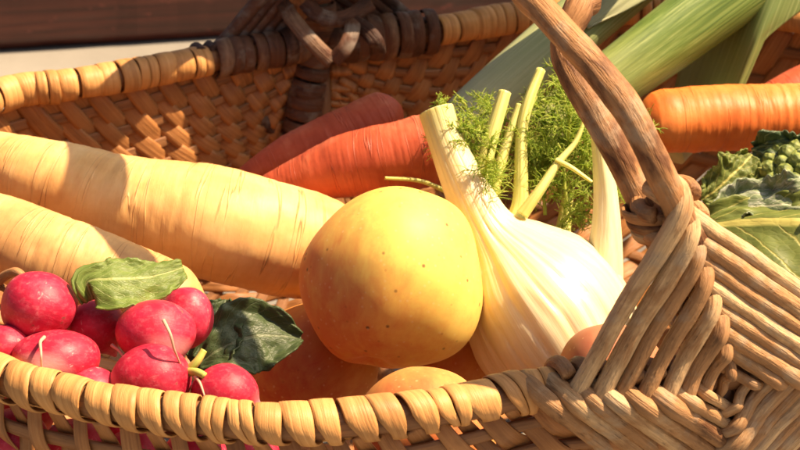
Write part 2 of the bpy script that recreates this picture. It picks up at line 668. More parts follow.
# bark strips crossing on the inside of the far lashing
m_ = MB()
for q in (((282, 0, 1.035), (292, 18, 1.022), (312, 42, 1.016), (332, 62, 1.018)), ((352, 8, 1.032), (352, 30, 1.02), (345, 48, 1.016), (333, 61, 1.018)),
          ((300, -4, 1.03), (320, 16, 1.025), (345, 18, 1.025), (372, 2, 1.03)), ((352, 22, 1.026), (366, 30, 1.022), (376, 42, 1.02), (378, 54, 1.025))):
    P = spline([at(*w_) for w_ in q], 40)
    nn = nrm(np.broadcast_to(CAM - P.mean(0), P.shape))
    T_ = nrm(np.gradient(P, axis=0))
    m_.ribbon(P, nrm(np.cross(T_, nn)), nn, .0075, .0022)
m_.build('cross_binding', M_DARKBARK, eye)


# ------------------------------------------------------------------ root vegetables
def root_mat(name, c_lo, c_mid, c_hi, line, sss, ring=1.0, sss_c=(1, .5, .2), rough=.5):
    k = Mat(name, rough=rough, spec=.35, sss=sss, sss_r=sss_c, sss_s=.006)
    v = k.tc()
    big = k.noise(k.scale(v, (50, 50, 35)), 1, 4, .55)
    rings = k.noise(k.scale(v, (11, 11, 190)), 1, 2, .5, .15)
    fine = k.noise(k.scale(v, (200, 200, 700)), 1, 4, .6)
    c = k.ramp(big, [(.3, c_lo), (.52, c_mid), (.75, c_hi)])
    c = k.mix(k.map(fine, .35, .7, 0, .25), c, c_lo)
    patch = k.noise(k.scale(v, (75, 75, 55), loc=(5, 3, 1)), 1, 2, .5)
    thin = k.map(k.math('ABSOLUTE', k.math('SUBTRACT', rings, .57)), 0, .016, 1, 0)
    ln = k.math('MULTIPLY', thin, k.map(patch, .50, .62, 0, 1))
    c = k.mix(k.math('MULTIPLY', ln, .8 * ring), c, line)
    k.col(c)
    k.bump(rings, .0012, .35)
    k.bump(k.math('MULTIPLY', thin, -1), .0006, .5)
    k.bump(fine, .0004, .4)
    return k.m


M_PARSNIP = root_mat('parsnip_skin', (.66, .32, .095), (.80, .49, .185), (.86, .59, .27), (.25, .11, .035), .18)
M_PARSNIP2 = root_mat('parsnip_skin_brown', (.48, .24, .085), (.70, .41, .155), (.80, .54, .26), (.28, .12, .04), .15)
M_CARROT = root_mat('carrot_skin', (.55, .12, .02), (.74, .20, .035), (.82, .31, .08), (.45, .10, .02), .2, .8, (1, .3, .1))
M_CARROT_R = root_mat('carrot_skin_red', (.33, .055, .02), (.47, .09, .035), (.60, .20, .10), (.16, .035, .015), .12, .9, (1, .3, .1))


def root(name, q, mat, label, group, seed, bump=.03, rings=.007, flat=1.0):
    pts = np.array([[*at(a, b, d), r * d / FPX] for a, b, d, r in q])
    P = spline(pts, 240)
    Pc, rr = wob(P[:, :3], .0012, 28, seed), P[:, 3].copy()
    Lt = np.r_[0, np.cumsum(np.linalg.norm(np.diff(Pc, axis=0), axis=1))]

    def endcap(x):                       # rounded ends
        return np.sqrt(np.clip(1 - (1 - np.clip(x, 0, 1)) ** 2, .0004, 1))
    rr = rr * endcap(Lt / (rr[12] * .8 + .001)) * endcap((Lt[-1] - Lt) / (rr[-12] * .9 + .001))

    def dsp(L, th):
        o = np.zeros((len(L), len(th)))
        for i, l in enumerate(L):
            ringn = fbm(l * 260, seed) * rings + fbm(l * 70, seed + 9) * rings * 1.3
            for j, t in enumerate(th):
                c_, s_ = math.cos(t), math.sin(t)
                loc = fbm(l * 38 + seed, c_ * .9, s_ * .9)
                o[i, j] = 1 + bump * loc + ringn * (.5 + .9 * abs(fbm(c_ * 1.3, s_ * 1.3, l * 60)) * 2)
                # a crease part way round
                g_ = fbm(c_ * 1.1 + 4, s_ * 1.1, l * 150 + seed)
                if g_ > .25:
                    o[i, j] -= (g_ - .25) * .04
        return o
    m_ = MB()
    m_.tube(Pc, rr, 56, disp=dsp)
    base = Pc[int(len(Pc) * .5)].copy()
    o = m_.build(name, mat, origin=base)
    return tag(o, label, name, group)


root('parsnip', [(-75, 146, .935, 24), (0, 167, .918, 36), (60, 186, .907, 46), (115, 204, .901, 51), (160, 214, .898, 54), (230, 228, .896, 58), (300, 244, .905, 55), (345, 254, .914, 44), (362, 258, .918, 32)],
     M_PARSNIP, 'big pale parsnip lying above the radishes with its thick end behind the yellow apple', 'parsnips in the basket', 2.0)
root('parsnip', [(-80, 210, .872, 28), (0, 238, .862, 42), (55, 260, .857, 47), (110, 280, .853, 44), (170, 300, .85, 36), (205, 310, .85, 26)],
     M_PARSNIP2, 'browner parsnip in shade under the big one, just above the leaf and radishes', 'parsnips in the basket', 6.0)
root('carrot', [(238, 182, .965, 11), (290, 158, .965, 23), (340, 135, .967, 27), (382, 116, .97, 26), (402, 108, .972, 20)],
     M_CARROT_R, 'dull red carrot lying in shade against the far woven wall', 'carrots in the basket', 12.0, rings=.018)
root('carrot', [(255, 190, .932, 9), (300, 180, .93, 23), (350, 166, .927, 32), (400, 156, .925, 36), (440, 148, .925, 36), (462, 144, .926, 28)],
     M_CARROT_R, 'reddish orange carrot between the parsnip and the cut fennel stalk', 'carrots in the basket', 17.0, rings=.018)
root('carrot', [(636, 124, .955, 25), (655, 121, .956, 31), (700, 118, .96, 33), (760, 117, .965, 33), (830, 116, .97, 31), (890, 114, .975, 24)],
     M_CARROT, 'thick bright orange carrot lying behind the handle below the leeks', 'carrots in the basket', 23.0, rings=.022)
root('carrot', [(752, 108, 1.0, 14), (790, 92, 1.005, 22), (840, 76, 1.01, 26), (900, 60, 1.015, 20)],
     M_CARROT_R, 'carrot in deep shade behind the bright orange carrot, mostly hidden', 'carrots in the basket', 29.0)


# ------------------------------------------------------------------ round things
def sph(nu=96, nv=64):
    th = np.linspace(0, 2 * np.pi, nu, endpoint=False)
    ph = np.linspace(0.0005, np.pi - .0005, nv)
    x = np.sin(ph)[:, None] * np.cos(th)[None, :]
    y = np.sin(ph)[:, None] * np.sin(th)[None, :]
    z = np.cos(ph)[:, None] * np.ones(nu)[None, :]
    return np.stack([x, y, z], -1)


def basis(axis, hint=(1, 0, 0)):
    z = nrm(axis)
    x = np.asarray(hint, float)
    x = nrm(x - z * (x @ z))
    return np.stack([x, np.cross(z, x), z])          # rows


def apple_mat(name, yel, grn, red, blush, seed):
    """blush: direction (in apple's own space) of its red cheek"""
    k = Mat(name, rough=.52, spec=.3, sss=.18, sss_r=(1, .45, .12), sss_s=.007, coat=.0)
    v = k.tc()
    n1 = k.noise(k.scale(v, (26, 26, 26), loc=(seed, 0, 0)), 1, 4, .6)
    c = k.mix(k.map(n1, .35, .65), yel, grn)
    d = k.nd('ShaderNodeVectorMath', operation='DOT_PRODUCT')
    k.put(d.inputs[0], v)
    d.inputs[1].default_value = tuple(nrm(blush) / .035)
    st = k.noise(k.scale(v, (130, 130, 50)), 1, 5, .65, .3)
    f = k.math('ADD', d.outputs['Value'], k.map(st, .2, .8, -.55, .55))
    c = k.mix(k.map(f, -.15, .85, 0, .85), c, red)
    sp = k.voro(k.scale(v, (150, 150, 150)), 1)
    c = k.mix(k.map(sp, .05, .10, .35, 0), c, tuple(x * .55 for x in red))
    c = k.mix(k.map(k.noise(k.scale(v, (150, 150, 150)), 1, 7, .72), .46, .72, 0, .55), c, tuple(.5 * (a + b_) for a, b_ in zip(yel, red)))
    big = k.voro(k.scale(v, (125, 125, 125), loc=(seed * .7, .4, .2)), 1)
    c = k.mix(k.map(big, .05, .12, .85, 0), c, (.14, .065, .022))
    c = k.mix(k.map(k.voro(k.scale(v, (300, 300, 300)), 1), .08, .2, .35, 0), c, (.80, .62, .30))
    k.col(c)
    k.bump(k.noise(v, 120, 5, .6), .0004, .2)
    return k.m


def apple(px, py, d, r, axis, mat, label, seed, hint=(1, 0, 0), bot=.12):
    c = at(px, py, d)
    rad = r * d / FPX
    A = sph(112, 72)
    z = A[..., 2]
    th = np.arctan2(A[..., 1], A[..., 0])
    ph = np.arccos(np.clip(z, -1, 1))
    k = 1 + .05 * np.cos(ph * 2 + .4) * 0 + .035 * np.cos(5 * th + seed) * np.sin(ph) ** 2 * np.clip(-z + .2, 0, 1)
    k = k - .30 * np.exp(-(ph / .32) ** 2) - .14 * np.exp(-((np.pi - ph) / .22) ** 2)
    k = k * (1 - bot * np.clip(-z, 0, 1) ** 1.2 * .5)
    nz = np.array([[mnoise.noise(Vector(tuple(A[i, j] * 1.1 + seed))) for j in range(A.shape[1])] for i in range(A.shape[0])])
    k = k * (1 + .075 * nz)
    Lc = A * k[..., None] * rad
    Lc[..., 2] *= 1.07
    B_ = basis(axis, hint)
    m_ = MB()
    m_.grid(Lc @ B_ + c, Lc, close_v=True)
    t = thing('apple', c, label, 'apple', 'apples in the basket')
    m_.build('skin', mat, t)
    s_ = MB()
    P = spline(np.array([(0, 0, .62), (.02, .01, .8), (.08, .03, 1.02)]) * rad, 14) @ B_ + c
    s_.tube(P, np.linspace(.0013, .0018, 14), 8)
    s_.build('stalk', M_BARK, t)
    return t


M_AP1 = apple_mat('apple_skin_yellow', (.83, .53, .11), (.75, .56, .13), (.62, .14, .04), (-.75, .1, -.7), 3.0)
M_AP2 = apple_mat('apple_skin_red', (.64, .30, .08), (.58, .33, .10), (.42, .055, .02), (-.2, -.3, -.6), 8.0)
M_AP3 = apple_mat('apple_skin_brown', (.44, .22, .11), (.40, .19, .09), (.34, .10, .05), (0, -.3, -.3), 5.0)
apple(392, 283, .852, 93, (.25, .62, .75), M_AP1, 'large yellow apple with a red blush and dark specks, on top of the pile', 1.0, bot=.22)
apple(309, 368, .890, 66, (.35, .75, .3), M_AP2, 'orange red apple in shade below the yellow apple, behind the radishes', 4.0)
apple(424, 436, .79, 70, (-.2, .9, .1), M_AP2, 'flushed apple of which only the top shows, right under the yellow apple', 7.0)
apple(610, 376, .797, 54, (.3, .9, -.2), M_AP3, 'brownish red apple showing in the gap between fennel bulb and lashing', 9.5)

apple(452, 362, .90, 44, (.2, .8, .3), M_AP2, 'added apple darkening the gap between the yellow apple and the fennel bulb', 12.0)  # extra apple added to hide the lit floor and keep this gap dark

k = Mat('radish_skin', rough=.46, spec=.36, sss=.12, sss_r=(1, .2, .2), sss_s=.004, coat=.0)
v0 = k.tc()
sh = k.nd('ShaderNodeVectorMath', operation='ADD')
k.put(sh.inputs[0], v0)
cmb = k.nd('ShaderNodeCombineXYZ')
for q_ in range(3):
    k.put(cmb.inputs[q_], k.math('MULTIPLY', k.rnd(), 3.0 + q_))
k.put(sh.inputs[1], cmb.outputs[0])
v = sh.outputs[0]
n1 = k.noise(k.scale(v, (90, 90, 90)), 1, 5, .65)
c = k.ramp(n1, [(.3, (.34, .008, .028)), (.52, (.52, .018, .055)), (.75, (.62, .07, .12))])
c = k.mix(k.map(k.rnd(), 0, 1, 0, .45), c, (.36, .012, .03))
fine = k.noise(k.scale(v, (420, 420, 420)), 1, 4, .7)
c = k.mix(k.map(fine, .5, .72, 0, .35), c, (.62, .16, .20))
scr = k.noise(k.scale(v, (500, 500, 60)), 1, 3, .6)
c = k.mix(k.math('MULTIPLY', k.map(scr, .60, .68, 0, 1), k.map(n1, .5, .62, 0, .55)), c, (.74, .45, .40))
pz = k.math('ADD', k.sep(v0)[2], k.map(n1, 0, 1, -.003, .003))
c = k.mix(k.map(pz, -.0085, -.0135, 0, .7), c, (.72, .38, .36))
dirt = k.noise(k.scale(v, (210, 210, 210)), 1, 3, .6)
c = k.mix(k.map(dirt, .67, .74, 0, .7), c, (.16, .07, .035))
k.col(c).bump(k.noise(k.scale(v, (90, 90, 300)), 1, 4, .6), .0006, .4)
k.bump(fine, .0003, .4)
k.put(k.b.inputs['Roughness'], k.map(fine, .3, .7, .38, .58))
M_RADISH = k.m
k = Mat('radish_root', rough=.5, sss=.1)
k.col((.62, .36, .26))
M_TAIL = k.m
k = Mat('radish_stem', rough=.45, sss=.1, sss_r=(.6, 1, .2))
k.col(k.ramp(k.noise(k.scale(k.tc(), (200, 200, 120)), 1, 3), [(.3, (.28, .36, .06)), (.7, (.55, .52, .14))]))
M_STEM = k.m


def radish(px, py, d, rx, ry, axis, label, tail=None, stem=None, group='radishes in the basket'):
    """axis points to the leaf end; the tail leaves the other end along the given photo path"""
    c = at(px, py, d)
    rad = (rx * d / FPX)
    el = ry / rx
    A = sph(56, 40)
    z = A[..., 2]
    kx = 1 + random.uniform(.02, .14) * z - .04 * z ** 2
    se = random.uniform(0, 99)
    nz = np.array([[mnoise.noise(Vector(tuple(A[i, j] * 1.3 + se))) for j in range(A.shape[1])] for i in range(A.shape[0])])
    Lc = A * (1 + .045 * nz)[..., None] * rad
    Lc[..., 0] *= kx
    Lc[..., 1] *= kx
    Lc[..., 2] = Lc[..., 2] * 1.02 - rad * .28 * np.exp(-((1 + z) / .02))
    B_ = basis(axis)
    W_ = Lc @ B_
    up_c = W_ @ UP                                            # slightly flattened along the vertical
    W_ = W_ + (el - 1) * up_c[..., None] * UP
    m_ = MB()
    m_.grid(W_ + c, Lc, close_v=True)
    t = thing('radish', c, label, 'radish', group)
    m_.build('body', M_RADISH, t)
    if tail:
        P = spline([at(*q) for q in tail], 34)
        s_ = MB()
        s_.tube(wob(P, .0004, 150, se), np.linspace(.0007, .00025, 34), 8)
        s_.build('root_tail', M_TAIL, t)
    if stem:
        for q in stem:
            P = spline([at(*w_) for w_ in q], 20)
            s_ = MB()
            s_.tube(wob(P, .0003, 120, se), np.linspace(.0017, .0012, 20), 8)
            s_.build('stem', M_STEM, t)
    return t


radish(38, 308, .775, 38, 36, (.3, .3, .8), 'dark red radish at the far left, highest of the bunch, under the parsnip')
radish(97, 327, .788, 30, 27, (-.4, .2, .7), 'radish in shadow deep between two rounder ones, below the green leaf',
       tail=[(112, 345, .772), (120, 352, .768), (128, 364, .765)])
radish(156, 333, .772, 40, 33, (-.3, .85, .35), 'radish below the green leaf with a long pale tail hanging over it',
       tail=[(163, 320, .747), (170, 332, .743), (174, 350, .745), (182, 366, .752)])
radish(187, 318, .797, 27, 31, (.2, .2, .9), 'radish at the right edge of the green leaf, half behind another')
radish(56, 359, .762, 44, 29, (.25, .9, .1), 'wide radish with a pale upright root scar, just inside the rim at the left',
       tail=[(44, 337, .752), (40, 342, .747), (41, 356, .742), (42, 374, .746)])
radish(150, 379, .757, 41, 34, (.9, .1, .3), 'front radish resting on the rim with green stem stubs at its right',
       stem=[[(186, 372, .756), (196, 372, .752), (205, 376, .750)], [(186, 372, .758), (196, 362, .756), (204, 350, .757)]])
radish(90, 390, .758, 30, 23, (.2, .2, .9), 'small bright radish barely rising above the rim between two larger ones')
radish(226, 393, .757, 34, 29, (-.8, .2, .4), 'rightmost radish, pink and low behind the rim beside the red apple',
       tail=[(196, 376, .752), (201, 386, .748), (206, 400, .746)])
radish(4, 349, .768, 26, 24, (.2, .2, .8), 'radish cut off by the left picture edge, beneath the dark red one')
for i, (px, py, d, r) in enumerate([(14, 440, .774, 35), (75, 452, .774, 35), (135, 462, .774, 35), (195, 462, .774, 35), (250, 458, .782, 33), (30, 402, .80, 32), (112, 424, .80, 32)]):
    radish(px, py, d, r, r * .92, (random.uniform(-.5, .5), .2, .8), 'radish low in the basket, glimpsed only through gaps under the rim')


# ------------------------------------------------------------------ leaves
def leaf_mat(name, c0, c1, vein, rough=.45, trans=.25, veins=9, vw=.06, wax=None):
    k = Mat(name, rough=rough, spec=.35)
    v = k.tc()
    x, y, z = k.sep(v)
    ax_ = k.math('ABSOLUTE', x)
    n1 = k.noise(k.scale(v, (5, 7, 1)), 1, 5, .6)
    c = k.ramp(n1, [(.3, c0), (.7, c1)])
    if wax:
        c = k.mix(k.map(k.noise(k.scale(v, (7, 11, 1), loc=(4, 4, 0)), 1, 5, .65, .6), .48, .68, 0, .75), c, wax)
    wv = k.math('FRACT', k.math('ADD', k.math('SUBTRACT', k.math('MULTIPLY', y, veins), k.math('MULTIPLY', ax_, veins * .42)), k.map(n1, 0, 1, -.25, .25)))
    dv = k.math('ABSOLUTE', k.math('SUBTRACT', wv, .5))
    side_v = k.map(dv, .44, .5, 0, .75)
    mid = k.map(ax_, vw * .6, vw, 1, 0)
    c = k.mix(k.math('MAXIMUM', side_v, mid), c, vein)
    net = k.voro(k.scale(v, (14, 24, 1)), 1, 'DISTANCE_TO_EDGE')
    c = k.mix(k.map(net, 0, .05, .13, 0), c, vein)
    k.col(c)
    k.bump(k.math('ADD', k.math('MAXIMUM', side_v, mid), k.map(net, 0, .2, .3, 0)), .0005, .4)
    k.bump(n1, .0008, .3)
    k.translucent(k.mix(.5, c, (.45, .5, .05)), trans)
    return k.m


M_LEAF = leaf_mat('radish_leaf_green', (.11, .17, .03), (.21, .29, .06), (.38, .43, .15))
M_LEAF_SHADE = leaf_mat('radish_leaf_shaded', (.035, .06, .022), (.07, .10, .035), (.13, .16, .08), trans=.12)  # same radish leaf with shade put into its colour
M_CAB = leaf_mat('cabbage_leaf', (.11, .15, .035), (.23, .28, .065), (.60, .56, .16), trans=.35, veins=6, vw=.07)
M_CABW = leaf_mat('cabbage_leaf_waxy', (.11, .16, .07), (.27, .33, .18), (.56, .58, .38), trans=.15, veins=7, vw=.05, wax=(.62, .64, .54))
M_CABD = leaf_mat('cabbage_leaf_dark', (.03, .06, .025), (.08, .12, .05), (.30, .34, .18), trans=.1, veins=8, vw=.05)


def leaf(name, mid, left, right, mat, normal, seed, cup=.0, ruffle=.004, jag=.08, thick=.0006, na=60, nb=34, parent=None, rib=0.0, curl=0.0):
    """blade: mid rib through points, half widths (metres) left/right along its length"""
    P = spline(mid, na)
    n = nrm(np.asarray(normal, float))
    T = nrm(np.gradient(P, axis=0))
    W = nrm(np.cross(T, n))
    N = nrm(np.cross(W, T))
    t = np.linspace(0, 1, na)
    tl = np.linspace(0, 1, len(left))
    x = np.linspace(-1, 1, nb)
    G = np.zeros((na, nb, 3))
    TC = np.zeros((na, nb, 3))
    wl, wr = np.interp(t, tl, left), np.interp(t, np.linspace(0, 1, len(right)), right)
    for i in range(na):
        for j in range(nb):
            hw = wl[i] if x[j] < 0 else wr[i]
            e = 1 + jag * (fbm(t[i] * 9 + seed, 3 if x[j] < 0 else 8) + .5 * fbm(t[i] * 30 + seed, x[j] > 0)) * abs(x[j])
            off = x[j] * hw * e
            h = cup * hw * x[j] ** 2 + ruffle * abs(x[j]) ** 1.3 * fbm(t[i] * 3 + seed, x[j] * 1.1, seed) * 2 \
                + .12 * ruffle * fbm(t[i] * 9, x[j] * 3, seed) - curl * max(0, abs(x[j]) - .6) ** 2 * hw * 3
            if rib:
                h -= rib * math.exp(-(off / .003) ** 2)
            G[i, j] = P[i] + W[i] * off + N[i] * h
            TC[i, j] = (x[j], t[i], 0)
    m_ = MB()
    # closed blade: top sheet, underside and edge in one
    du = np.gradient(G, axis=0)
    dv = np.gradient(G, axis=1)
    nn = nrm(np.cross(dv, du))
    ring = np.concatenate([G + nn * thick / 2, (G - nn * thick / 2)[:, ::-1]], axis=1)
    rtc = np.concatenate([TC, TC[:, ::-1]], axis=1)
    m_.grid(ring, rtc, close_v=True, cap0=True, cap1=True)
    if parent is not None:
        return m_.build(name, mat, parent)
    return m_.build(name, mat, origin=P[0])


def mm(px, d):
    return px * d / FPX


o = leaf('radish_leaf', [at(92, 300, .775), at(88, 282, .772), at(112, 279, .772), at(150, 277, .778), at(183, 268, .785)],
         [.004, .006, .009, .008, .006, .004], [.006, .010, .012, .011, .008, .004], M_LEAF, (0.25, -.60, .75), 3.0, cup=-.12, ruffle=.0028, jag=.10)
tag(o, 'sunlit green radish leaf draped over the radishes', 'leaf', 'loose leaves among the radishes')
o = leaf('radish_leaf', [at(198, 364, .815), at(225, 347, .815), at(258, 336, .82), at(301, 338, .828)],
         [.004, .010, .014, .014, .009, .002], [.004, .011, .014, .014, .009, .002], M_LEAF_SHADE, (0.1, -.7, .7), 9.0, cup=.2, ruffle=.004, jag=.06)
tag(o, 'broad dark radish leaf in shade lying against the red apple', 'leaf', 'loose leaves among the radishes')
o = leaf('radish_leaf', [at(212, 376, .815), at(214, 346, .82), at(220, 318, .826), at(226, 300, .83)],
         [.004, .009, .012, .011, .008, .002], [.004, .010, .012, .011, .008, .002], M_LEAF_SHADE, (-.3, -.8, .5), 14.0, cup=.2, ruffle=.003, jag=.06)
tag(o, 'narrow shade-darkened radish leaf standing behind the rightmost radishes', 'leaf', 'loose leaves among the radishes')

m_ = MB()
m_.tube(spline([at(-14, 296, .80), at(2, 278, .795), at(16, 272, .79), at(25, 281, .788), at(18, 294, .79)], 40), np.linspace(.0022, .0014, 40), 8)
m_.tube(spline([at(-12, 284, .80), at(4, 288, .797), at(14, 297, .795)], 30), .0014, 8)
tag(m_.build('dry_stem', M_BARK, origin=at(0, 285, .795)), 'curled dry brown stem at the left edge between parsnip and dark red radish', 'stem')

# ------------------------------------------------------------------ fennel
fen = thing('fennel', at(540, 330, .84), 'pale fennel bulb with cut stalks and feathery green fronds', 'fennel')
k = Mat('fennel_white', rough=.33, spec=.45, sss=.35, sss_r=(1, .75, .4), sss_s=.008, coat=.1)
v = k.tc()
x, y, z = k.sep(v)
ln = k.noise(k.scale(v, (9, 9, .9)), 1, 4, .6, .1)
c = k.ramp(ln, [(.25, (.70, .57, .31)), (.5, (.78, .67, .42)), (.8, (.82, .73, .51))])
c = k.mix(k.math('MULTIPLY', k.map(z, .03, .45, .8, 0), k.map(ln, .3, .65, .6, 1)), c, (.52, .52, .13))

c = k.mix(k.map(k.noise(k.scale(v, (3, 2, 1), loc=(2, 5, 0)), 1, 3), .55, .75, 0, .5), c, (.62, .55, .24))
k.col(c)
k.bump(ln, .0007, .5)
M_FEN = k.m
k = Mat('fennel_stalk', rough=.4, spec=.4, sss=.25, sss_r=(.8, 1, .3), sss_s=.005)
v = k.tc()
ln = k.noise(k.scale(v, (650, 650, 12)), 1, 3, .6)
c = k.ramp(ln, [(.3, (.50, .50, .10)), (.7, (.72, .68, .26))])
k.col(c)
k.bump(ln, .0008, .6)
M_FSTALK = k.m
k = Mat('fennel_pale_stalk', rough=.4, spec=.4, sss=.3, sss_r=(1, .8, .4), sss_s=.006)
v = k.tc()
ln = k.noise(k.scale(v, (420, 420, 10)), 1, 3, .6)
zz = k.sep(v)[2]
c = k.ramp(ln, [(.3, (.68, .60, .33)), (.7, (.80, .74, .50))])
c = k.mix(k.map(zz, .035, .062, 0, .75), c, (.58, .58, .16))
k.col(c)
k.bump(ln, .0009, .6)
M_FPALE = k.m
k = Mat('fennel_frond', rough=.5, spec=.3)
c = k.ramp(k.rnd(), [(0, (.28, .43, .05)), (.5, (.46, .61, .08)), (1, (.64, .68, .16))])
k.col(c)
k.translucent(c, .5)
M_FROND = k.m

# bulb and its thick cut stalk: layered sheaths with ribs fanning down from the neck
sp_ = spline([[*at(a, b, d), mm(r, d)] for a, b, d, r in
              [(437, 111, .878, 22), (446, 138, .876, 22), (459, 170, .874, 25), (474, 203, .873, 30), (488, 230, .873, 37), (503, 252, .874, 58), (521, 278, .875, 82),
               (545, 310, .876, 95), (567, 344, .876, 93), (586, 374, .876, 74), (600, 396, .876, 40), (604, 402, .876, 12)]], 300)
mB = MB()
Lb = np.r_[0, np.cumsum(np.linalg.norm(np.diff(sp_[:, :3], axis=0), axis=1))]
neck = .052


def bulb_disp(L, th):
    o = np.ones((len(L), len(th)))
    for i, l in enumerate(L):
        f = min(1, max(0, (l - neck * .75) / (neck * .5)))
        for j, t in enumerate(th):
            c_, s_ = math.cos(t), math.sin(t)
            ridge = abs(math.sin(t * 8 + l * 14 + 1.6 * fbm(c_ * 1.6, s_ * 1.6, l * 12)))
            o[i, j] += -.066 * (1 - ridge) ** 3 * (.35 + f * math.sin(min(3.1, 3.1 * f + .6)) * .9) + .02 * fbm(c_ * 6, s_ * 6, l * 14) * f
            o[i, j] += .035 * fbm(c_, s_, l * 18)
            # one sheath wraps over the next
            ed = (t - 1.9 + l * 7 + math.pi) % (2 * math.pi) - math.pi
            o[i, j] += f * .045 / (1 + math.exp(-ed * 30)) * (1 if ed < 1.3 else math.exp(-(ed - 1.3) * 2.5))
            # groove of the stalk
            o[i, j] -= (1 - f) * .16 * math.exp(-((t - 4.4) / .5) ** 2)
            o[i, j] += .06 * fbm(c_ * 4, s_ * 4, 2.0) * math.exp(-((l - neck * 1.25) / .012) ** 2)
    return o


mB.tube(sp_[:, :3], sp_[:, 3], 200, ry=sp_[:, 3] * .86, disp=bulb_disp, hint=(0, -1, .3))
tcv = mB.tc[0]
ang = np.arctan2(tcv[:, 1], tcv[:, 0])
mB.tc[0] = np.stack([np.cos(ang) * 1.6, np.sin(ang) * 1.6, tcv[:, 2] * 14], 1)
mB.build('bulb', M_FEN, fen)


def stalk(pts, mat, groove=.12, n=28, cut=True, name='stalk', flat=.8, hint=(0, -1, .3)):
    P = spline([[*at(a, b, d), mm(r, d)] for a, b, d, r in pts], 70)
    rr = P[:, 3]

    def dsp(L, th):
        return np.array([[1 + .035 * math.cos(9 * t) - groove * math.exp(-((t - 1.0) / .5) ** 2) + .03 * fbm(l * 60, math.cos(t), math.sin(t)) for t in th] for l in L])
    m_ = MB()
    m_.tube(P[:, :3], rr, n, ry=rr * flat, disp=dsp, hint=hint)
    o = m_.build(name, mat, fen)
    return o, P


stalk([(510, 262, 0.882, 30), (514, 232, 0.882, 17), (520, 205, 0.882, 11), (521, 170, 0.883, 8.5), (522, 130, 0.885, 7.5), (529, 100, 0.887, 7), (541, 70, 0.891, 6)], M_FSTALK, .05)
stalk([(480, 225, 0.871, 12), (480, 190, 0.872, 10), (488, 150, 0.874, 9.5), (497, 118, 0.876, 9), (505, 92, 0.878, 8)], M_FSTALK, .05)
stalk([(488, 210, 0.881, 8), (500, 165, 0.884, 7), (512, 128, 0.886, 6), (520, 105, 0.888, 5)], M_FSTALK, .05)
stalk([(522, 215, 0.868, 8), (540, 190, 0.868, 6.5), (558, 163, 0.871, 5), (575, 143, 0.874, 3.5), (584, 122, 0.876, 2.5)], M_FSTALK, .05)
stalk([(556, 160, 0.870, 3.5), (572, 168, 0.868, 3), (592, 182, 0.868, 2)], M_FSTALK, .05)
stalk([(602, 285, .876, 28), (606, 240, .874, 21), (606, 200, .873, 16), (603, 165, .872, 13), (598, 130, .872, 10)], M_FPALE, .1)
stalk([(560, 250, 0.894, 14), (564, 222, 0.896, 9), (568, 195, 0.898, 7)], M_FSTALK, .05)
# thin stem lying on the carrot behind
stalk([(448, 192, 0.916, 3), (420, 181, 0.911, 2.6), (385, 178, 0.909, 2)], M_FSTALK, .0)


def frond(base, direction, length, seed, dens=1.0, parent=fen):
    rs = random.Random(seed)
    m_ = MB()
    d0 = nrm(direction)

    def hair(p, d, l, r, rn):
        pts = [p]
        dd = np.array(d, float)
        n_ = 5
        for _ in range(n_):
            dd = nrm(dd + np.array([rs.uniform(-.35, .35) for _ in range(3)]) + np.array([0, 0, -.05]))
            pts.append(pts[-1] + dd * l / n_)
        m_.tube(np.array(pts), np.linspace(r, r * .45, n_ + 1), 3, caps=False, rnd=rn)
        return pts

    main = [np.asarray(base, float)]
    dd = d0.copy()
    nn = 10
    for i in range(nn):
        dd = nrm(dd + np.array([rs.uniform(-.22, .22) for _ in range(3)]) + np.array([0, 0, -.06]))
        main.append(main[-1] + dd * length / nn)
    main = spline(main, 24)
    m_.tube(main, np.linspace(.0008, .0004, 24), 5, rnd=.9)
    for i in range(2, 24):
        for _ in range((2 if rs.random() < dens else 1)):
            t = i / 23
            dv = nrm(np.array([rs.gauss(0, 1) for _ in range(3)]) + nrm(main[min(i + 1, 23)] - main[i - 1]) * .9)
            l2 = length * .42 * (1 - .55 * t) * rs.uniform(.6, 1.1)
            sub = hair(main[i], dv, l2, .00030, rs.uniform(.2, .9))
            for q in sub[1:]:
                for _ in range(2):
                    hair(q, nrm(dv + np.array([rs.gauss(0, .7) for _ in range(3)])), l2 * rs.uniform(.35, .75), .00021, rs.uniform(0, 1))
    return m_.build('frond', M_FROND, parent)


sdn = 0
for (px, py, d, tx, ty, td, L) in [
    (560, 200, .868, 560, 120, .87, .040), (545, 190, .87, 540, 130, .88, .036), (575, 185, .87, 590, 120, .872, .036),
    (560, 170, .872, 575, 100, .88, .034), (535, 200, .872, 520, 150, .885, .03), (585, 200, .872, 600, 165, .875, .026),
    (565, 215, .86, 572, 170, .858, .026), (545, 215, .866, 550, 170, .862, .028), (575, 160, .868, 585, 95, .87, .032),
    (490, 215, .85, 478, 160, .846, .030), (485, 190, .853, 470, 140, .85, .026), (495, 175, .862, 480, 110, .862, .030),
    (505, 140, .868, 500, 92, .868, .024), (470, 170, .852, 455, 135, .852, .022), (455, 135, .85, 436, 108, .848, .014),
    (520, 150, .86, 535, 100, .86, .022), (530, 105, .866, 560, 85, .87, .020), (450, 130, .845, 470, 120, .843, .014),
    (555, 230, .858, 575, 200, .852, .022), (540, 160, .872, 548, 110, .88, .028), (590, 170, .866, 575, 130, .862, .024),
    (500, 200, .868, 492, 160, .87, .026)]:
    sdn += 1
    frond(at(px, py, d + .026), at(tx, ty, td) - at(px, py, d), L * 1.15, 100 + sdn, .62)

